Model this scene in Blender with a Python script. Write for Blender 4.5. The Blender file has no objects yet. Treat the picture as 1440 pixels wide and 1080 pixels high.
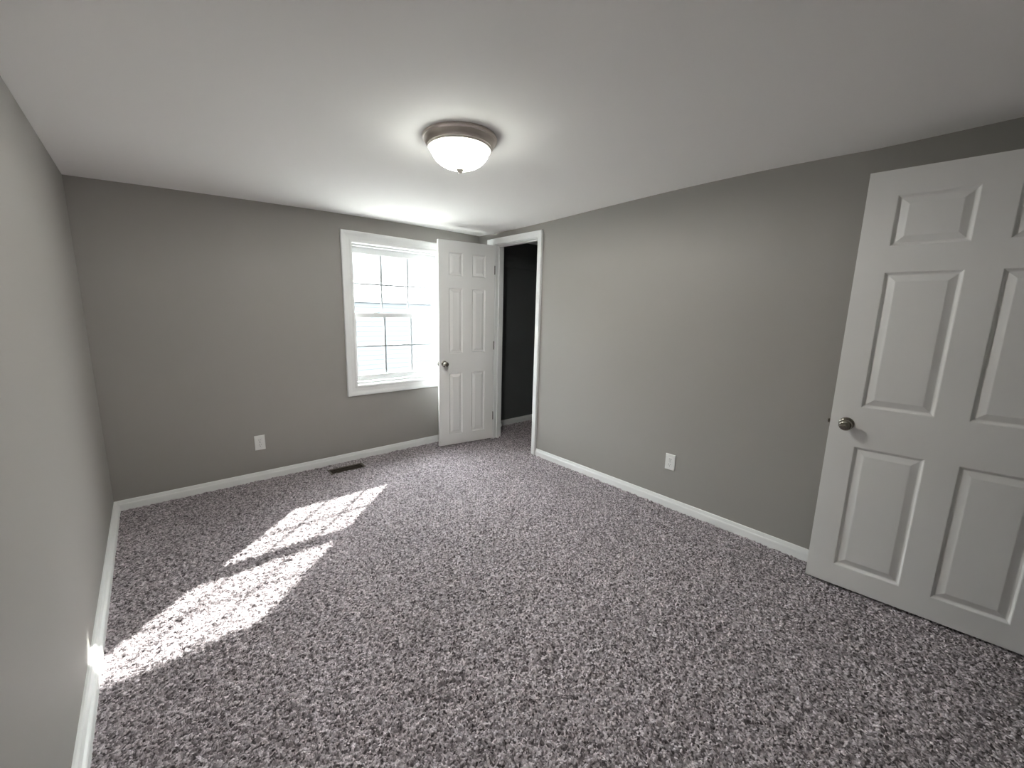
import bpy, math
import numpy as np
from mathutils import Vector, Matrix

S = bpy.context.scene
COL = S.collection

# ------------------------------------------------------------------ camera
CAM = np.array([0.3014, 0.2417, 1.3802])
YAW, PITCH, ROLL, FPX = -0.7256, -0.1752, 0.0229, 571.257
_f = np.array([-math.sin(YAW)*math.cos(PITCH), math.cos(YAW)*math.cos(PITCH), math.sin(PITCH)])
_r = np.array([math.cos(YAW), math.sin(YAW), 0.0])
_u = np.cross(_r, _f)
_c, _s = math.cos(ROLL), math.sin(ROLL)
RR, UU = _c*_r+_s*_u, -_s*_r+_c*_u
cd = bpy.data.cameras.new('camera')
cd.sensor_fit = 'HORIZONTAL'; cd.sensor_width = 36.0; cd.lens = FPX/1440*36.0
cd.clip_start = 0.02; cd.clip_end = 300
cam = bpy.data.objects.new('camera', cd); COL.objects.link(cam)
cam.matrix_world = Matrix(((RR[0], UU[0], -_f[0], CAM[0]), (RR[1], UU[1], -_f[1], CAM[1]),
                           (RR[2], UU[2], -_f[2], CAM[2]), (0, 0, 0, 1)))
S.camera = cam

# ------------------------------------------------------------------ sky, sun, exposure
SKY_LOW, SKY_HIGH = 1.6, 33.0        # hazy white horizon, much brighter higher up
world = bpy.data.worlds.new('sky'); S.world = world; world.use_nodes = True
wn = world.node_tree; bg = wn.nodes['Background']
bg.inputs[0].default_value = (0.95, 0.965, 0.965, 1)
wt = wn.nodes.new('ShaderNodeTexCoord'); wx = wn.nodes.new('ShaderNodeSeparateXYZ'); wm = wn.nodes.new('ShaderNodeMapRange')
wm.interpolation_type = 'SMOOTHSTEP'
wm.inputs['From Min'].default_value = 0.08; wm.inputs['From Max'].default_value = 0.30
wm.inputs['To Min'].default_value = SKY_LOW; wm.inputs['To Max'].default_value = SKY_HIGH
wn.links.new(wt.outputs['Generated'], wx.inputs[0]); wn.links.new(wx.outputs['Z'], wm.inputs['Value'])
wn.links.new(wm.outputs[0], bg.inputs[1])
sd = bpy.data.lights.new('sun', 'SUN'); sd.energy = 27.0; sd.angle = math.radians(0.9); sd.color = (1.0, 0.95, 0.86)
sun = bpy.data.objects.new('sun', sd); COL.objects.link(sun)
sun.rotation_euler = Vector((-1.05, -1.0, -1.0)).to_track_quat('-Z', 'Y').to_euler()
sun.location = (9, 10, 9)
S.view_settings.view_transform = 'Standard'; S.view_settings.look = 'None'
S.view_settings.gamma = 1; S.view_settings.use_curve_mapping = False
S.view_settings.exposure = 0.12
S.cycles.max_bounces = 14; S.cycles.diffuse_bounces = 9; S.cycles.transparent_max_bounces = 16
S.cycles.use_denoising = True
S.cycles.sample_clamp_indirect = 20

# ------------------------------------------------------------------ room numbers
W, D, FRONT = 3.0208, 3.8846, -0.16
H = 2.1075
SL = -0.0033                       # the left wall is a hair out of square
def leftx(y): return -SL*(D-y)
def ceil_z(x, y):
    t = min(max(D-y, 0.0), 3.2)
    return (H+0.0193*x+0.0121*(D-y)+0.008*x*(W-x)*(1 if 0 < x < W else 0)
            + (-0.0111*t*(3-t)+0.0086*t*t*(3-t))*min(max(x, 0), W)/W)

# ------------------------------------------------------------------ materials
def principled(name, col, rough=0.5, metal=0.0, spec=0.5):
    m = bpy.data.materials.new(name); m.use_nodes = True
    b = m.node_tree.nodes['Principled BSDF']
    b.inputs['Base Color'].default_value = (*col, 1); b.inputs['Roughness'].default_value = rough
    b.inputs['Metallic'].default_value = metal; b.inputs['Specular IOR Level'].default_value = spec
    return m, m.node_tree, b
def add_bump(nt, b, scale, strength, dist, detail=3):
    tc = nt.nodes.new('ShaderNodeTexCoord'); n = nt.nodes.new('ShaderNodeTexNoise')
    n.inputs['Scale'].default_value = scale; n.inputs['Detail'].default_value = detail
    bp = nt.nodes.new('ShaderNodeBump'); bp.inputs['Strength'].default_value = strength; bp.inputs['Distance'].default_value = dist
    nt.links.new(tc.outputs['Object'], n.inputs['Vector']); nt.links.new(n.outputs['Fac'], bp.inputs['Height'])
    nt.links.new(bp.outputs['Normal'], b.inputs['Normal'])
    return tc, n
def mottled(name, c1, c2, scale, rough, bscale, bstr, bdist, spec=0.5):
    m, nt, b = principled(name, c1, rough, 0, spec)
    tc, n = add_bump(nt, b, bscale, bstr, bdist)
    n2 = nt.nodes.new('ShaderNodeTexNoise'); n2.inputs['Scale'].default_value = scale; n2.inputs['Detail'].default_value = 4
    mx = nt.nodes.new('ShaderNodeMix'); mx.data_type = 'RGBA'
    mx.inputs['A'].default_value = (*c1, 1); mx.inputs['B'].default_value = (*c2, 1)
    nt.links.new(tc.outputs['Object'], n2.inputs['Vector']); nt.links.new(n2.outputs['Fac'], mx.inputs['Factor'])
    nt.links.new(mx.outputs['Result'], b.inputs['Base Color'])
    return m
M = {}
M['wall'] = mottled('grey_wall_paint', (0.338, 0.325, 0.306), (0.356, 0.342, 0.322), 1.7, 0.62, 420, 0.06, 0.002, 0.3)
M['ceiling'] = mottled('white_ceiling_paint', (0.885, 0.87, 0.855), (0.90, 0.89, 0.875), 1.1, 0.85, 260, 0.05, 0.002, 0.2)
M['trim'] = mottled('white_trim_paint', (0.86, 0.87, 0.87), (0.885, 0.89, 0.885), 3.0, 0.38, 60, 0.03, 0.001)
M['door'] = mottled('white_door_paint', (0.84, 0.835, 0.825), (0.87, 0.865, 0.855), 2.0, 0.42, 350, 0.05, 0.0008)
M['vinyl'] = mottled('white_vinyl', (0.70, 0.71, 0.71), (0.73, 0.735, 0.735), 3.0, 0.35, 40, 0.01, 0.001)
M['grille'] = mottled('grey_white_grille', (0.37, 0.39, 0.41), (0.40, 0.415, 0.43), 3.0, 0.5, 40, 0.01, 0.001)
M['plate'] = mottled('white_plastic', (0.80, 0.80, 0.79), (0.82, 0.82, 0.81), 30, 0.35, 40, 0.01, 0.001)
M['slot'], _, _ = principled('dark_slot', (0.03, 0.03, 0.03), 0.7)
M['closet'] = mottled('closet_shade_paint', (0.10, 0.106, 0.106), (0.12, 0.125, 0.125), 1.7, 0.7, 300, 0.05, 0.002, 0.3)  # closet's shade put into the colour, far darker than the room's wall paint
M['concrete'] = mottled('pale_concrete', (0.30, 0.30, 0.28), (0.37, 0.36, 0.34), 1.2, 0.9, 20, 0.2, 0.01)
M['roof'] = mottled('pale_grey_roofing', (0.20, 0.205, 0.21), (0.23, 0.235, 0.24), 9, 0.9, 40, 0.3, 0.01)
def metal(name, col, rough):
    m, nt, b = principled(name, col, rough, 1.0)
    tc, n = add_bump(nt, b, 180, 0.04, 0.001)
    n.inputs['Detail'].default_value = 2
    return m
M['nickel'] = metal('brushed_nickel', (0.68, 0.62, 0.57), 0.36)
M['knob'] = metal('satin_nickel', (0.33, 0.305, 0.265), 0.17)
M['hinge'] = metal('dull_steel', (0.16, 0.16, 0.16), 0.5)
M['duct'] = mottled('brown_register_paint', (0.075, 0.060, 0.048), (0.10, 0.08, 0.065), 20, 0.5, 60, 0.05, 0.001)
M['well'] = mottled('dark_duct', (0.010, 0.009, 0.008), (0.014, 0.013, 0.011), 20, 0.7, 60, 0.05, 0.001)
# siding of the building outside: clapboard courses as a bump along z
m, nt, b = principled('pale_clapboard', (0.085, 0.10, 0.125), 0.7)
tc = nt.nodes.new('ShaderNodeTexCoord'); wv = nt.nodes.new('ShaderNodeTexNoise'); wv.inputs['Scale'].default_value = 1.3
nt.links.new(tc.outputs['Object'], wv.inputs['Vector'])
mx = nt.nodes.new('ShaderNodeMix'); mx.data_type = 'RGBA'
mx.inputs['A'].default_value = (0.042, 0.048, 0.055, 1); mx.inputs['B'].default_value = (0.053, 0.059, 0.065, 1)
nt.links.new(wv.outputs['Fac'], mx.inputs['Factor']); nt.links.new(mx.outputs['Result'], b.inputs['Base Color'])
M['siding'] = m
# clear window glass
m = bpy.data.materials.new('window_glass'); m.use_nodes = True; nt = m.node_tree
for n in list(nt.nodes): nt.nodes.remove(n)
out = nt.nodes.new('ShaderNodeOutputMaterial'); mixs = nt.nodes.new('ShaderNodeMixShader')
tr = nt.nodes.new('ShaderNodeBsdfTransparent'); tr.inputs[0].default_value = (0.93, 0.96, 0.97, 1)
gl = nt.nodes.new('ShaderNodeBsdfGlossy'); gl.inputs['Roughness'].default_value = 0.02
lw = nt.nodes.new('ShaderNodeLayerWeight'); lw.inputs['Blend'].default_value = 0.5
pw = nt.nodes.new('ShaderNodeMath'); pw.operation = 'POWER'; pw.inputs[1].default_value = 4.0
fr = nt.nodes.new('ShaderNodeMath'); fr.operation = 'MULTIPLY_ADD'; fr.inputs[1].default_value = 0.6; fr.inputs[2].default_value = 0.03
nt.links.new(lw.outputs['Facing'], pw.inputs[0]); nt.links.new(pw.outputs[0], fr.inputs[0])
nt.links.new(fr.outputs[0], mixs.inputs[0]); nt.links.new(tr.outputs[0], mixs.inputs[1]); nt.links.new(gl.outputs[0], mixs.inputs[2])
nt.links.new(mixs.outputs[0], out.inputs[0]); M['glass'] = m
# frosted bowl of the ceiling light: lets its bulb shine through and glows itself
BOWL_GLOW, BULB_W = 11.0, 42.0
m = bpy.data.materials.new('lit_frosted_glass'); m.use_nodes = True; nt = m.node_tree
for n in list(nt.nodes): nt.nodes.remove(n)
out = nt.nodes.new('ShaderNodeOutputMaterial'); ad = nt.nodes.new('ShaderNodeAddShader'); mixs = nt.nodes.new('ShaderNodeMixShader')
tr = nt.nodes.new('ShaderNodeBsdfTransparent'); tr.inputs[0].default_value = (0.88, 0.89, 0.865, 1)
gl = nt.nodes.new('ShaderNodeBsdfGlossy'); gl.inputs['Roughness'].default_value = 0.25
em = nt.nodes.new('ShaderNodeEmission'); em.inputs[0].default_value = (0.96, 1.0, 0.93, 1); em.inputs[1].default_value = BOWL_GLOW
mixs.inputs[0].default_value = 0.05
nt.links.new(tr.outputs[0], mixs.inputs[1]); nt.links.new(gl.outputs[0], mixs.inputs[2])
nt.links.new(mixs.outputs[0], ad.inputs[0]); nt.links.new(em.outputs[0], ad.inputs[1]); nt.links.new(ad.outputs[0], out.inputs[0])
M['bowl'] = m
# carpet: twisted tufts of greyish taupe yarn with paler flecks; dark cells put the shade between tufts into the colour
m, nt, b = principled('taupe_carpet', (0.3, 0.27, 0.26), 0.95, 0, 0.1)
b.inputs['Sheen Weight'].default_value = 0.15; b.inputs['Sheen Roughness'].default_value = 0.6
tc = nt.nodes.new('ShaderNodeTexCoord')
nz = nt.nodes.new('ShaderNodeTexNoise'); nz.inputs['Scale'].default_value = 55; nz.inputs['Detail'].default_value = 3
nt.links.new(tc.outputs['Object'], nz.inputs['Vector'])
mv = nt.nodes.new('ShaderNodeMix'); mv.data_type = 'VECTOR'; mv.inputs['Factor'].default_value = 0.012
nt.links.new(tc.outputs['Object'], mv.inputs['A']); nt.links.new(nz.outputs['Color'], mv.inputs['B'])
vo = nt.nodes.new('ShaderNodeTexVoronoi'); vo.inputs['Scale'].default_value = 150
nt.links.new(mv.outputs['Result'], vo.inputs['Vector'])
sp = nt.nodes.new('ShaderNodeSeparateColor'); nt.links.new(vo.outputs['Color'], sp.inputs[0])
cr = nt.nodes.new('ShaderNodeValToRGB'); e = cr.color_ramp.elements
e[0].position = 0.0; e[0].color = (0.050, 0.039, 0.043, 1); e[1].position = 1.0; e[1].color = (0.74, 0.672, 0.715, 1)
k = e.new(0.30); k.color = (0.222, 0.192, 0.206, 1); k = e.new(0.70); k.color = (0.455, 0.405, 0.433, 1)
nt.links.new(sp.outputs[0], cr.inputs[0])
big = nt.nodes.new('ShaderNodeTexNoise'); big.inputs['Scale'].default_value = 2.3; big.inputs['Detail'].default_value = 4
nt.links.new(tc.outputs['Object'], big.inputs['Vector'])
mr = nt.nodes.new('ShaderNodeMapRange'); mr.inputs['To Min'].default_value = 0.78; mr.inputs['To Max'].default_value = 1.16
nt.links.new(big.outputs['Fac'], mr.inputs['Value'])
ml = nt.nodes.new('ShaderNodeMix'); ml.data_type = 'RGBA'; ml.blend_type = 'MULTIPLY'; ml.inputs['Factor'].default_value = 1
nt.links.new(cr.outputs[0], ml.inputs['A']); nt.links.new(mr.outputs[0], ml.inputs['B'])
nt.links.new(ml.outputs['Result'], b.inputs['Base Color'])
bp = nt.nodes.new('ShaderNodeBump'); bp.inputs['Strength'].default_value = 0.6; bp.inputs['Distance'].default_value = 0.006; bp.invert = True
nt.links.new(vo.outputs['Distance'], bp.inputs['Height']); nt.links.new(bp.outputs['Normal'], b.inputs['Normal'])
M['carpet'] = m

# ------------------------------------------------------------------ mesh helpers
class MB:
    def __init__(self): self.v = []; self.f = []; self.smooth = set()
    def poly(self, pts, smooth=False):
        i = len(self.v); self.v += [tuple(p) for p in pts]; self.f.append(tuple(range(i, i+len(pts))))
        if smooth: self.smooth.add(len(self.f)-1)
    def box(self, x0, x1, y0, y1, z0, z1, fn=None):
        P = [(x0, y0, z0), (x1, y0, z0), (x1, y1, z0), (x0, y1, z0), (x0, y0, z1), (x1, y0, z1), (x1, y1, z1), (x0, y1, z1)]
        if fn: P = [fn(*p) for p in P]
        i = len(self.v); self.v += P
        for q in ((0, 3, 2, 1), (4, 5, 6, 7), (0, 1, 5, 4), (1, 2, 6, 5), (2, 3, 7, 6), (3, 0, 4, 7)):
            self.f.append(tuple(i+k for k in q))
    def prism(self, prof, a, b, fn):
        """closed profile [(p,q)] swept from a to b; fn(p,q,t)->xyz"""
        i = len(self.v); n = len(prof)
        self.v += [fn(p, q, a) for p, q in prof]+[fn(p, q, b) for p, q in prof]
        for k in range(n):
            j = (k+1) % n; self.f.append((i+k, i+j, i+n+j, i+n+k))
        self.f.append(tuple(i+k for k in range(n))[::-1]); self.f.append(tuple(i+n+k for k in range(n)))
    def lathe(self, prof, n, fn, smooth=True):
        """prof [(r,h)]; fn(x,y,h)->xyz around the h axis"""
        i = len(self.v)
        for r, h in prof:
            for k in range(n):
                a = 2*math.pi*k/n; self.v.append(fn(r*math.cos(a), r*math.sin(a), h))
        for s in range(len(prof)-1):
            for k in range(n):
                j = (k+1) % n
                self.f.append((i+s*n+k, i+s*n+j, i+(s+1)*n+j, i+(s+1)*n+k))
                if smooth: self.smooth.add(len(self.f)-1)
        for s in (0, len(prof)-1):
            if prof[s][0] > 1e-6: self.f.append(tuple(i+s*n+k for k in range(n)))
    def frame(self, prof, rect, fn, closed=True):
        """casing round a rectangle (a0,a1,b0,b1); prof closed [(out,proud)]; fn(a,b,proud). open = no bottom, square feet at b0"""
        a0, a1, b0, b1 = rect; n = len(prof); rings = []
        cor = [(a0, b0, -1, -1), (a0, b1, -1, 1), (a1, b1, 1, 1), (a1, b0, 1, -1)]
        for (a, b, sa, sb) in cor:
            i = len(self.v); rings.append(i)
            for o, p in prof:
                if not closed and sb < 0: self.v.append(fn(a+sa*o, b, p))
                else: self.v.append(fn(a+sa*o, b+sb*o, p))
        segs = [(0, 1), (1, 2), (2, 3)]+([(3, 0)] if closed else [])
        for s, t in segs:
            for k in range(n):
                j = (k+1) % n
                self.f.append((rings[s]+k, rings[s]+j, rings[t]+j, rings[t]+k))
        if not closed:
            self.f.append(tuple(rings[0]+k for k in range(n))); self.f.append(tuple(rings[3]+k for k in range(n))[::-1])
    def build(self, name, mat, parent=None, bevel=0, label=None, cat=None, kind=None, group=None, merge=True):
        import bmesh
        me = bpy.data.meshes.new(name); me.from_pydata([tuple(map(float, p)) for p in self.v], [], self.f)
        for i in self.smooth: me.polygons[i].use_smooth = True
        bm = bmesh.new(); bm.from_mesh(me)
        if merge: bmesh.ops.remove_doubles(bm, verts=bm.verts, dist=1e-6)
        bmesh.ops.recalc_face_normals(bm, faces=bm.faces)
        bm.to_mesh(me); bm.free()
        me.materials.append(mat)
        o = bpy.data.objects.new(name, me); COL.objects.link(o)
        if parent: o.parent = parent
        if bevel:
            bv = o.modifiers.new('bevel', 'BEVEL'); bv.width = bevel; bv.segments = 2; bv.limit_method = 'ANGLE'; bv.angle_limit = math.radians(40)
        tag(o, label, cat, kind, group)
        return o
def tag(o, label=None, cat=None, kind=None, group=None):
    if label: o['label'] = label
    if cat: o['category'] = cat
    if kind: o['kind'] = kind
    if group: o['group'] = group
    return o
def empty(name, loc=(0, 0, 0), rz=0.0, **k):
    o = bpy.data.objects.new(name, None); COL.objects.link(o); o.empty_display_size = 0.05
    o.location = loc; o.rotation_euler = (0, 0, rz); tag(o, **k); return o
def smooth_angle(o, deg=35):
    me = o.data
    for p in me.polygons: p.use_smooth = True
    try: me.set_sharp_from_angle(angle=math.radians(deg))
    except Exception: pass

# ------------------------------------------------------------------ shell
TOP = 2.42
WX0, WX1, WZ0, WZ1 = 1.664, 2.552, 0.696, 1.938          # clear window opening
EXT = D+0.17                                             # outside face of the back wall
OY0, OY1, OZ = 2.992, 3.600, 2.045                       # closet doorway
CT = 0.105                                               # thickness of the closet wall
CX1, CY0, CY1 = 4.05, 2.25, 3.93                         # closet interior
mb = MB()
x0, x1, z0, z1 = -0.2, W+1.3, -0.35, TOP
h = 0.022
mb.box(x0, WX0-h, D, EXT, z0, z1); mb.box(WX1+h, W+0.05, D, EXT, z0, z1)
mb.box(WX0-h, WX1+h, D, EXT, z0, WZ0-h); mb.box(WX0-h, WX1+h, D, EXT, WZ1+h, z1)
mb.build('wall_back', M['wall'], kind='structure', label='grey painted wall with the window in it', cat='wall')
mb = MB()
mb.poly([(leftx(D), D, -0.3), (leftx(FRONT-.2), FRONT-.2, -0.3), (leftx(FRONT-.2), FRONT-.2, TOP), (leftx(D), D, TOP)])
mb.poly([(-0.2, D, -0.3), (-0.2, FRONT-.2, -0.3), (-0.2, FRONT-.2, TOP), (-0.2, D, TOP)])
mb.poly([(leftx(D), D, -0.3), (-0.2, D, -0.3), (-0.2, D, TOP), (leftx(D), D, TOP)])
mb.poly([(leftx(FRONT-.2), FRONT-.2, -0.3), (-0.2, FRONT-.2, -0.3), (-0.2, FRONT-.2, TOP), (leftx(FRONT-.2), FRONT-.2, TOP)])
mb.poly([(leftx(D), D, TOP), (leftx(FRONT-.2), FRONT-.2, TOP), (-0.2, FRONT-.2, TOP), (-0.2, D, TOP)])
mb.poly([(leftx(D), D, -.3), (leftx(FRONT-.2), FRONT-.2, -.3), (-0.2, FRONT-.2, -.3), (-0.2, D, -.3)])
mb.build('wall_left', M['wall'], kind='structure', label='bare grey painted wall at the left edge', cat='wall')
mb = MB()
hj = 0.02
mb.box(W, W+CT, FRONT-.2, OY0-hj, -0.3, TOP); mb.box(W, W+CT, OY1+hj, D, -0.3, TOP); mb.box(W, W+CT, OY0-hj, OY1+hj, OZ+hj, TOP)
mb.build('wall_right', M['wall'], kind='structure', label='grey painted wall with the closet doorway', cat='wall')
DX0, DX1, DZ = 2.085, 2.925, 2.05                        # the room's own doorway, behind the camera
FB = FRONT-0.12
mb = MB(); mb.box(-0.2, DX0-.02, FB, FRONT, -0.3, TOP); mb.box(DX1+.02, W+.3, FB, FRONT, -0.3, TOP); mb.box(DX0-.02, DX1+.02, FB, FRONT, DZ+.02, TOP)
mb.build('wall_front', M['wall'], kind='structure', label='grey painted wall behind the camera', cat='wall')
mb = MB()
mb.frame([(0, -.001), (.02, -.001), (.02, .121), (0, .121)], (DX0, DX1, -.01, DZ), lambda a, c, p: (a, FRONT-p, c), closed=False)
mb.build('trim_3', M['trim'], kind='structure', label='white jamb lining the doorway to the hall', cat='trim')
mb = MB()                                                # hall beyond the open door
mb.box(0.5, 0.6, -1.7, FB, -.1, TOP); mb.box(W+.3, W+.4, -1.7, FB, -.1, TOP); mb.box(0.5, W+.4, -1.8, -1.7, -.1, TOP)
mb.build('wall_hall', M['wall'], kind='structure', label='grey walls of the hall behind the camera', cat='wall')
mb = MB(); mb.box(0.5, W+.4, -1.8, FB, 2.2, TOP); mb.build('ceiling_hall', M['ceiling'], kind='structure', label='white ceiling of the hall', cat='ceiling')
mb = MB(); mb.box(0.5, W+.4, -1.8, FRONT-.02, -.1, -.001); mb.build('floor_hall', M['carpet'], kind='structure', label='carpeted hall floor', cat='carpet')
mb = MB()                                                # closet walls
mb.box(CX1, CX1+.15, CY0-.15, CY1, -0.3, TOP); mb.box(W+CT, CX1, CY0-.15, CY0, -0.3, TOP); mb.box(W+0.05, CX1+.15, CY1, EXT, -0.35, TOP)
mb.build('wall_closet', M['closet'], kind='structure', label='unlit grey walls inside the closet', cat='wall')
# ceiling: hand-finished plasterboard, not quite flat
mb = MB()
nx, ny = 24, 32
xs = np.linspace(-0.02, W+0.02, nx+1); ys = np.linspace(FRONT-0.02, D+0.02, ny+1)
for a in range(nx):
    for c in range(ny):
        q = [(xs[a], ys[c]), (xs[a+1], ys[c]), (xs[a+1], ys[c+1]), (xs[a], ys[c+1])]
        mb.poly([(x, y, ceil_z(x, y)) for x, y in q], True)
mb.poly([(xs[0], ys[0], 2.5), (xs[-1], ys[0], 2.5), (xs[-1], ys[-1], 2.5), (xs[0], ys[-1], 2.5)])
edge = [(x, ys[0]) for x in xs]+[(xs[-1], y) for y in ys[1:]]+[(x, ys[-1]) for x in xs[::-1][1:]]+[(xs[0], y) for y in ys[::-1][1:-1]]
mb.build('ceiling', M['ceiling'], kind='structure', label='plain white ceiling', cat='ceiling')
mb = MB(); mb.box(W+CT-.02, CX1+.02, CY0-.02, CY1+.02, 2.19, 2.3)
mb.build('ceiling_closet', M['ceiling'], kind='structure', label='closet ceiling in the dark', cat='ceiling')
mb = MB(); mb.box(-0.3, CX1+0.3, -1.9, EXT, TOP+.09, TOP+0.15)
mb.build('roof_deck', M['roof'], kind='structure', label='roof over the room', cat='roof')

# ------------------------------------------------------------------ carpet (real pile heights, a hole for the floor register)
VX0, VX1, VY0, VY1 = 1.322, 1.612, 3.648, 3.758
def carpet():
    st = 0.006
    gx = np.arange(-0.02, CX1+0.02, st); gy = np.arange(FRONT-0.02, CY1+0.02, st)
    gx[np.argmin(abs(gx-VX0))] = VX0; gx[np.argmin(abs(gx-VX1))] = VX1
    gy[np.argmin(abs(gy-VY0))] = VY0; gy[np.argmin(abs(gy-VY1))] = VY1
    rng = np.random.default_rng(5)
    X, Y = np.meshgrid(gx, gy, indexing='ij')
    n = rng.standard_normal(X.shape)
    k = (n+0.55*(np.roll(n, 1, 0)+np.roll(n, -1, 0)+np.roll(n, 1, 1)+np.roll(n, -1, 1)))/1.5
    Z = np.clip(k*0.0032, -0.007, 0.0065)
    Z += 0.0012*np.sin(X*9+2*np.sin(Y*4))*np.sin(Y*7+1.7*np.sin(X*5))
    Xj = X+rng.uniform(-.0018, .0018, X.shape); Yj = Y+rng.uniform(-.0018, .0018, X.shape)
    on = (abs(X-VX0) < 1e-6) | (abs(X-VX1) < 1e-6); Xj[on] = X[on]
    on = (abs(Y-VY0) < 1e-6) | (abs(Y-VY1) < 1e-6); Yj[on] = Y[on]
    cx = (gx[:-1]+gx[1:])/2; cy = (gy[:-1]+gy[1:])/2
    CXg, CYg = np.meshgrid(cx, cy, indexing='ij')
    room = (CXg < W+0.004)
    clo = (CXg > W) & (CYg > CY0) & (CYg < CY1)
    way = (CXg >= W) & (CXg <= W+CT) & ((CYg < OY0-.005) | (CYg > OY1+.005))
    keep = (room | (clo & ~way)) & ~((CXg > VX0) & (CXg < VX1) & (CYg > VY0) & (CYg < VY1))
    I = np.arange(X.size).reshape(X.shape)
    F = np.stack([I[:-1, :-1], I[1:, :-1], I[1:, 1:], I[:-1, 1:]], -1)[keep]
    used = np.unique(F); remap = np.full(X.size, -1); remap[used] = np.arange(len(used)); F = remap[F]
    V = np.stack([Xj.ravel(), Yj.ravel(), Z.ravel()], -1)[used]
    me = bpy.data.meshes.new('floor')
    me.vertices.add(len(V)); me.vertices.foreach_set('co', V.astype(np.float32).ravel())
    me.loops.add(F.size); me.loops.foreach_set('vertex_index', F.astype(np.int32).ravel())
    me.polygons.add(len(F)); me.polygons.foreach_set('loop_start', np.arange(0, F.size, 4, dtype=np.int32))
    me.polygons.foreach_set('loop_total', np.full(len(F), 4, dtype=np.int32))
    me.polygons.foreach_set('use_smooth', np.ones(len(F), dtype=bool))
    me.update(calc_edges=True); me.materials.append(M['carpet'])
    o = bpy.data.objects.new('floor', me); COL.objects.link(o)
    tag(o, 'taupe tufted carpet over the whole floor', 'carpet', 'structure')
carpet()

# ------------------------------------------------------------------ baseboards
HB = 0.0715
BASE = [(0, -0.02), (0.013, -0.02), (0.013, 0.040), (0.0115, 0.046), (0.0085, 0.050), (0.0075, 0.058), (0.006, HB-0.003), (0.003, HB), (0, HB)]
mb = MB(); mb.prism(BASE, 0.0, W, lambda p, q, t: (t, D-p, q))
o = mb.build('baseboard_back', M['trim'], kind='structure', label='white baseboard under the window', cat='baseboard')
mb = MB(); mb.prism([(p*2.1, q) for p, q in BASE], FRONT, D, lambda p, q, t: (leftx(t)+p, t, q))
mb.build('baseboard_left', M['trim'], kind='structure', label='white baseboard along the left wall', cat='baseboard')
mb = MB(); mb.prism(BASE, FRONT, OY0-0.061, lambda p, q, t: (W-p, t, q))
mb.build('baseboard_right', M['trim'], kind='structure', label='white baseboard from closet doorway to the open door', cat='baseboard')
mb = MB(); mb.prism(BASE, W+CT, CX1, lambda p, q, t: (t, CY1-p, q))
mb.build('baseboard_closet', M['trim'], kind='structure', label='white baseboard inside the dark closet', cat='baseboard')

# ------------------------------------------------------------------ window
win = empty('window_1', (2.108, D, WZ0), kind='structure', label='white double-hung window with six-over-six grid behind the open closet door', cat='window')
wo = Vector((2.108, D, WZ0))
def rel(fn, o): return lambda *a: tuple(Vector(fn(*a))-o)
CAS = [(0, 0), (0, 0.010), (0.006, 0.013), (0.016, 0.013), (0.022, 0.010), (0.050, 0.013), (0.068, 0.019), (0.084, 0.021), (0.090, 0.019), (0.092, 0.013), (0.092, 0)]
mb = MB(); mb.frame(CAS, (WX0-0.006, WX1+0.006, WZ0-0.004, WZ1+0.002), rel(lambda a, c, p: (a, D-p, c), wo))
mb.build('casing', M['trim'], win)
mb = MB()
fw = rel(lambda a, c, p: (a, D+p, c), wo)
mb.frame([(0, 0.0), (0.02, 0.0), (0.02, 0.20), (0, 0.20)], (WX0, WX1, WZ0, WZ1), fw)         # jamb lining
mb.frame([(-0.014, 0.055), (0, 0.055), (0, 0.17), (-0.014, 0.17)], (WX0, WX1, WZ0, WZ1), fw)  # vinyl frame
mb.frame([(-0.022, 0.115), (0, 0.115), (0, 0.122), (-0.022, 0.122)], (WX0, WX1, WZ0, WZ1), fw)
mb.frame([(0, 0.171), (0.07, 0.171), (0.07, 0.20), (0, 0.20)], (WX0, WX1, WZ0, WZ1), fw)      # outside brick mould
mb.build('window_frame', M['vinyl'], win)
def sash(gx0, gx1, gz0, gz1, yc, st, bot, top):
    mb = MB(); t = 0.016
    B = lambda a0, a1, c0, c1, d0=-t, d1=t: mb.box(a0-wo.x, a1-wo.x, yc+d0-wo.y, yc+d1-wo.y, c0-wo.z, c1-wo.z)
    B(gx0-st, gx0, gz0-bot, gz1+top); B(gx1, gx1+st, gz0-bot, gz1+top)
    B(gx0, gx1, gz0-bot, gz0); B(gx0, gx1, gz1, gz1+top)
    s = mb.build('sash', M['vinyl'], win, bevel=0.0025)
    mb = MB()
    for k in (1, 2):
        c = gx0+(gx1-gx0)*k/3; B(c-.0085, c+.0085, gz0, gz1, -.005, .005)
    c = (gz0+gz1)/2; B(gx0, gx1, c-.0075, c+.0075, -.0055, .0045)
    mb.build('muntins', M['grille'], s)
    mb = MB(); B(gx0-.004, gx1+.004, gz0-.004, gz1+.004, .007, .009); mb.build('pane', M['glass'], s)
    return s
GX0, GX1 = 1.700, 2.516
lower = sash(GX0, GX1, 0.772, 1.302, D+0.084, 0.022, 0.052, 0.038)
upper = sash(GX0, GX1, 1.338, 1.868, D+0.132, 0.022, 0.036, 0.046)
for px in (1.88, 2.33):
    mb = MB(); mb.box(px-.026-wo.x, px+.026-wo.x, .070, .094, 1.340-wo.z, 1.346-wo.z); mb.box(px-.012-wo.x, px+.016-wo.x, .066, .090, 1.346-wo.z, 1.353-wo.z)
    mb.build('sash_lock', M['vinyl'], lower, bevel=0.002)

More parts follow.
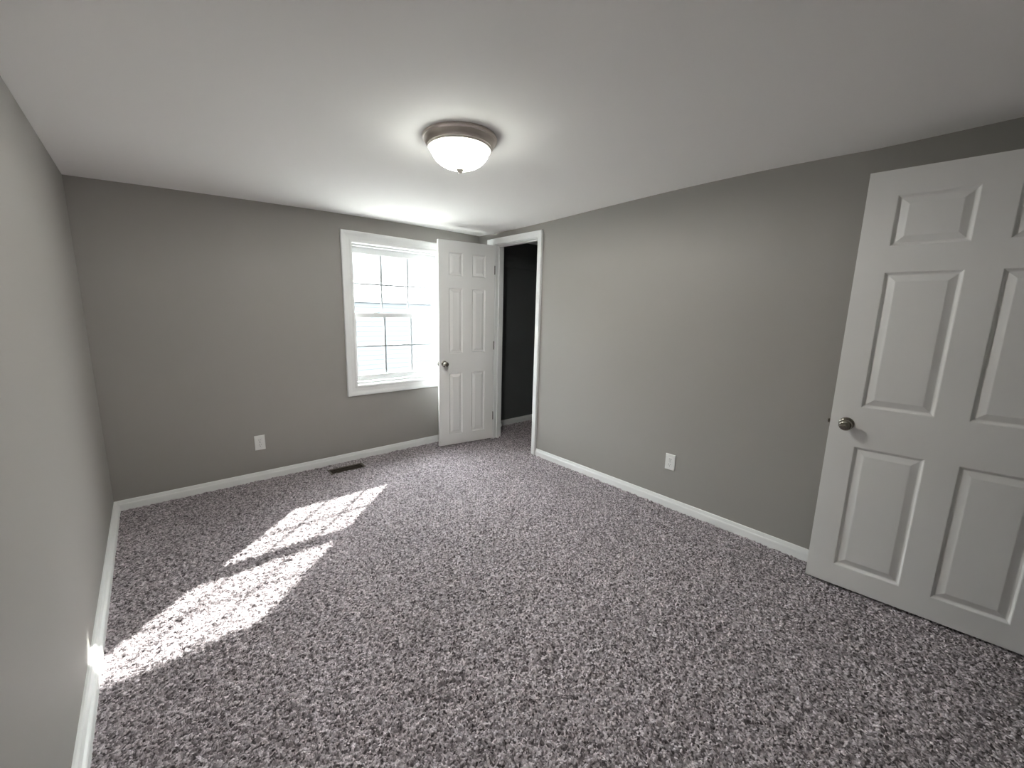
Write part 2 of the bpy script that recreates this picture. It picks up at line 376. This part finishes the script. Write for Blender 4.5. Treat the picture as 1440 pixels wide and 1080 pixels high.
# ------------------------------------------------------------------ doors
PANZ = ((0.110, 0.750), (0.948, 1.584), (1.698, 1.918))          # heights of the three panel rows above the leaf's foot
def leaf_mesh(w, hgt, t, cols):
    """leaf in local x (0..w from the hinge), thickness along y (0..t), moulded panels on both faces"""
    mb = MB()
    xs = sorted({0, w, *[c for p in cols for c in p]}); zs = sorted({0, hgt, *[c for p in PANZ for c in p]})
    for side in (0, 1):
        Y = (lambda d: d) if side == 0 else (lambda d: t-d)
        for i in range(len(xs)-1):
            for j in range(len(zs)-1):
                a0, a1, c0, c1 = xs[i], xs[i+1], zs[j], zs[j+1]
                if (a0, a1) in cols and (c0, c1) in PANZ:
                    prev = None
                    for ins, dep in ((0, 0), (0.003, 0.0015), (0.008, 0.0085), (0.012, 0.0115), (0.0155, 0.0118), (0.018, 0.0108), (0.041, 0.0022), (0.044, 0.0018)):
                        R = [(a0+ins, Y(dep), c0+ins), (a1-ins, Y(dep), c0+ins), (a1-ins, Y(dep), c1-ins), (a0+ins, Y(dep), c1-ins)]
                        if prev:
                            for k in range(4): mb.poly([prev[k], prev[(k+1) % 4], R[(k+1) % 4], R[k]])
                        prev = R
                    mb.poly(prev)
                else: mb.poly([(a0, Y(0), c0), (a1, Y(0), c0), (a1, Y(0), c1), (a0, Y(0), c1)])
    for i in range(len(xs)-1):
        for c in (0, hgt): mb.poly([(xs[i], 0, c), (xs[i+1], 0, c), (xs[i+1], t, c), (xs[i], t, c)])
    for j in range(len(zs)-1):
        for a in (0, w): mb.poly([(a, 0, zs[j]), (a, 0, zs[j+1]), (a, t, zs[j+1]), (a, t, zs[j])])
    return mb
KNOB = [(0.0, 0.064), (0.010, 0.0637), (0.019, 0.0615), (0.0245, 0.057), (0.0268, 0.050), (0.0262, 0.043), (0.0225, 0.036), (0.0160, 0.030), (0.0115, 0.025), (0.0105, 0.013)]
ROSE = [(0.0, 0.0125), (0.011, 0.0125), (0.017, 0.0115), (0.0215, 0.0085), (0.024, 0.0083), (0.029, 0.0055), (0.0315, 0.0015), (0.0315, -0.0005)]
def door(name, loc, rz, w, hgt, cols, zk, inset, label, mirror=False, cat='door'):
    t = 0.035
    root = empty(name, loc, rz, kind='structure', label=label, cat=cat)
    lf = leaf_mesh(w, hgt, t, cols).build('door_leaf', M['door'], root)
    xk = w-inset
    for side in (0, 1):
        fn = (lambda x, y, hh: (xk+x, -hh, zk+y)) if side == 0 else (lambda x, y, hh: (xk+x, t+hh, zk+y))
        mb = MB(); mb.lathe(KNOB, 40, fn); kn = mb.build('door_knob', M['knob'], root); smooth_angle(kn, 50)
        mb = MB(); mb.lathe([(0.0, 0.0648), (0.0035, 0.0646), (0.0045, 0.0634), (0.0045, 0.062)], 20, fn); mb.build('knob_button', M['knob'], kn)
        mb = MB(); mb.lathe(ROSE, 40, fn); rs = mb.build('rosette', M['knob'], kn); smooth_angle(rs, 40)
    mb = MB(); mb.box(w-.001, w+.0012, .005, .030, zk-.028, zk+.028); mb.box(w, w+.010, .012, .023, zk-.009, zk+.009)
    mb.build('latch', M['knob'], root, bevel=0.001)
    for zz in (0.25, 1.015, 1.785):
        mb = MB()
        yk = t+.006
        mb.lathe([(0.0, .046), (.0055, .045), (.0055, -.045), (0.0, -.046)], 14, lambda x, y, hh: (-.004+x, yk+y, zz+hh))
        mb.box(-.011, .0005, .002, t+.006, zz-.044, zz+.044)
        mb.build('hinge', M['hinge'], root)
    return root
# closet door: hinged on the far jamb, swung a little past square in front of the window
A = 0.1515
hx, hy = W-0.020, 3.5967
door('door_2', (hx, hy, 0.014), math.pi-A, 0.612, 2.026, ((0.100, 0.254), (0.355, 0.506)), 0.845, 0.053,
     'narrow white six-panel closet door standing open in front of the window')
# the leaf's local +y must point away from the camera: mirror by flipping the local axis below
d2 = bpy.data.objects['door_2']
d2.scale = (1, -1, 1)
# room door: free edge towards the window, opened back against the right wall
AM = 0.0801
mw = 0.812
dv = Vector((math.sin(AM), -math.cos(AM), 0))
hinge = Vector((2.8468, 0.6679, 0.014))+dv*mw
door('door_1', hinge, math.atan2(-dv.y, -dv.x), mw, 2.028, ((0.109, 0.349), (0.454, 0.704)), 0.858, 0.065,
     'wide white six-panel door open against the right wall at the picture edge')
d1 = bpy.data.objects['door_1']
d1.scale = (1, -1, 1)

# closet doorway: jamb lining with stop, then casing
mb = MB()
fr_ = lambda a, c, p: (W+p, a, c)
mb.frame([(0, -0.001), (hj, -0.001), (hj, CT+.001), (0, CT+.001)], (OY0, OY1, -0.01, OZ), fr_, closed=False)
mb.frame([(-0.010, 0.040), (0, 0.040), (0, 0.075), (-0.010, 0.075)], (OY0, OY1, -0.01, OZ), fr_, closed=False)
mb.build('trim_1', M['trim'], kind='structure', label='white jamb lining the closet doorway', cat='trim')
mb = MB()
CP = [(0, 0), (0, 0.012), (0.005, 0.015), (0.030, 0.017), (0.044, 0.023), (0.055, 0.025), (0.058, 0.022), (0.058, 0)]
fo = lambda a, c, p: (W-p-(0.0), a, c)
mb.frame(CP, (OY0-0.004, OY1+0.006, -0.01, OZ+0.006), fo, closed=False)
mb.box(W-.017, W, OY1+0.060, OY1+0.125, -0.01, OZ+.063)                # filler board between casing and corner
mb.build('trim_2', M['trim'], kind='structure', label='white casing around the closet doorway', cat='trim')
# closet shelf cleat
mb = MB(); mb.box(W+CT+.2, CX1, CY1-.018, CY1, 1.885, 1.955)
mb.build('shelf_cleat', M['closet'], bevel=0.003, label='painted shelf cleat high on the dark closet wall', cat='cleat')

# ------------------------------------------------------------------ ceiling light
LX, LY = 1.484, 1.985
LZ = ceil_z(LX, LY)
lamp = empty('ceiling_light', (LX, LY, LZ), label='flush dome ceiling light with nickel rim and glowing frosted bowl', cat='ceiling light')
up = lambda x, y, hh: (x, y, hh)
mb = MB(); mb.lathe([(0.0, -.002), (0.150, .004), (0.173, .003), (0.176, -.004), (0.176, -.011), (0.173, -.0145), (0.169, -.016), (0.167, -.020), (0.163, -.029), (0.157, -.038), (0.152, -.042), (0.1525, -.047), (0.150, -.052), (0.145, -.0535), (0.140, -.050), (0.138, -.045), (0.136, -.010), (0.0, -.008)], 96, up)
o = mb.build('canopy', M['nickel'], lamp); smooth_angle(o, 40)
prof = []
R0, dep = 0.139, 0.090
for k in range(25):
    a = k/24*math.pi/2
    prof.append((R0*math.cos(a)**0.92 if k < 24 else 0.0, -.047-dep*math.sin(a)**1.05))
mb = MB(); mb.lathe(prof, 96, up); o = mb.build('glass_bowl', M['bowl'], lamp)
bl = bpy.data.lights.new('bulb', 'POINT'); bl.energy = BULB_W; bl.shadow_soft_size = 0.022; bl.color = (1.0, 0.985, 0.975)
bo = bpy.data.objects.new('bulb', bl); COL.objects.link(bo); bo.parent = lamp; bo.location = (0, 0, -.034)
zb = -.047-dep
mb = MB(); mb.lathe([(0.0, zb+.006), (0.016, zb+.005), (0.0185, zb-.001), (0.017, zb-.006), (0.0115, zb-.009), (0.0115, zb-.013), (0.007, zb-.017), (0.0, zb-.018)], 28, up)
mb.build('finial', M['nickel'], lamp)

# ------------------------------------------------------------------ outlets
def outlet(loc, rz, label):
    """local: x across, z up, -y out of the wall"""
    r = empty('wall_outlet', loc, rz, label=label, cat='outlet', group='duplex outlets above the baseboards')
    mb = MB()
    w, hh = 0.0365, 0.0585
    R0 = [(-w, 0, -hh), (w, 0, -hh), (w, 0, hh), (-w, 0, hh)]
    R1 = [(-w, -.0035, -hh), (w, -.0035, -hh), (w, -.0035, hh), (-w, -.0035, hh)]
    i = .004; R2 = [(-w+i, -.006, -hh+i), (w-i, -.006, -hh+i), (w-i, -.006, hh-i), (-w+i, -.006, hh-i)]
    for P, Q in ((R0, R1), (R1, R2)):
        for k in range(4): mb.poly([P[k], P[(k+1) % 4], Q[(k+1) % 4], Q[k]])
    mb.poly(R2); mb.poly(R0)
    mb.build('cover_plate', M['plate'], r)
    for zc in (-.0195, .0195):
        mb = MB(); pr = []
        for k in range(28):
            a = 2*math.pi*k/28; pr.append((.0172*math.cos(a), max(-.0142, min(.0142, .0175*math.sin(a)))))
        mb.prism(pr, -.0078, -.005, lambda p, q, t: (p, t, q+zc))
        rc = mb.build('receptacle', M['plate'], r, bevel=0.0008)
        mb = MB()
        for sx, hh2 in ((-.0064, .0042), (.0064, .0035)): mb.box(sx-.0011, sx+.0011, -.0081, -.0070, zc+.003-hh2, zc+.003+hh2)
        mb.lathe([(0.0, .0081), (.0024, .0081), (.0024, .007)], 14, lambda x, y, h_: (x, -h_, zc-.0085+y), False)
        mb.build('slots', M['slot'], rc, label='dark plug slots')
    mb = MB(); mb.lathe([(0.0, .0072), (.0024, .0070), (.0030, .0058)], 16, lambda x, y, h_: (x, -h_, y)); mb.build('screw', M['hinge'], r, label='small steel screw')
    return r
outlet((0.8625, D, 0.312), 0, 'white duplex outlet on the window wall left of the floor vent')
outlet((W, 1.565, 0.341), -math.pi/2, 'white duplex outlet on the right wall between closet and open door')

# ------------------------------------------------------------------ floor register
reg = empty('floor_register', (0, 0, 0), label='brown recessed floor vent in the carpet below the window', cat='floor vent')
mb = MB()
mb.frame([(-0.012, -0.006), (0, -0.006), (0.004, -0.002), (0.004, 0.003), (-0.003, 0.004), (-0.012, 0.0)], (VX0, VX1, VY0, VY1), lambda a, c, p: (a, c, p))
mb.build('rim', M['duct'], reg)
mb = MB()
mb.poly([(VX0, VY0, -.09), (VX1, VY0, -.09), (VX1, VY1, -.09), (VX0, VY1, -.09)])
for p, q in (((VX0, VY0), (VX1, VY0)), ((VX1, VY0), (VX1, VY1)), ((VX1, VY1), (VX0, VY1)), ((VX0, VY1), (VX0, VY0))):
    mb.poly([(*p, -.09), (*q, -.09), (*q, -.004), (*p, -.004)])
mb.build('duct_box', M['well'], reg)
mb = MB(); mb.box(VX0+.01, VX1-.01, VY1-.028, VY1-.022, -.03, -.006); mb.box(VX0+.01, VX1-.01, VY0+.045, VY0+.048, -.05, -.030)
mb.build('damper', M['duct'], reg)

# ------------------------------------------------------------------ outside the window
mb = MB(); mb.box(-14, 24, EXT, 60, -0.95, -0.75)
mb.build('ground', M['concrete'], kind='structure', label='pale ground outside the window', cat='ground')
gar = empty('garage', (6, 11, -0.75), label='low outbuilding with clapboard siding seen through the window', cat='outbuilding')
mb = MB()
lap = []
n = 18; zt = 2.30
for k in range(n): lap += [(0.009, k*zt/n), (0.002, (k+1)*zt/n-.003)]
prof = [(-0.12, 0)]+[(-(-p), q) for p, q in lap]+[(-0.12, zt)]
mb.prism([(-0.12, 0)]+lap+[(-0.12, zt)], -6, 6, lambda p, q, t: (t, -p, q))
mb.box(-6, -5.9, 0.12, 6, 0, zt); mb.box(5.9, 6, 0.12, 6, 0, zt); mb.box(-6, 6, 6, 6.1, 0, zt)
mb.build('siding_wall', M['siding'], gar)
mb = MB()
mb.prism([(-.05, zt+.0), (-.05, zt+.05), (3.0, zt+.75), (6.4, zt+.08), (6.4, zt), (3.0, zt+.64)], -6.3, 6.3, lambda p, q, t: (t, p, q))
mb.build('roof', M['roof'], gar)
mb = MB(); mb.box(1.3, 2.1, -.04, 0.05, 0.95, 1.85); o = mb.build('window', M['vinyl'], gar)
mb = MB(); mb.box(1.36, 2.04, -.05, 0.0, 1.01, 1.79); mb.build('pane', M['slot'], o, label='dark pane')
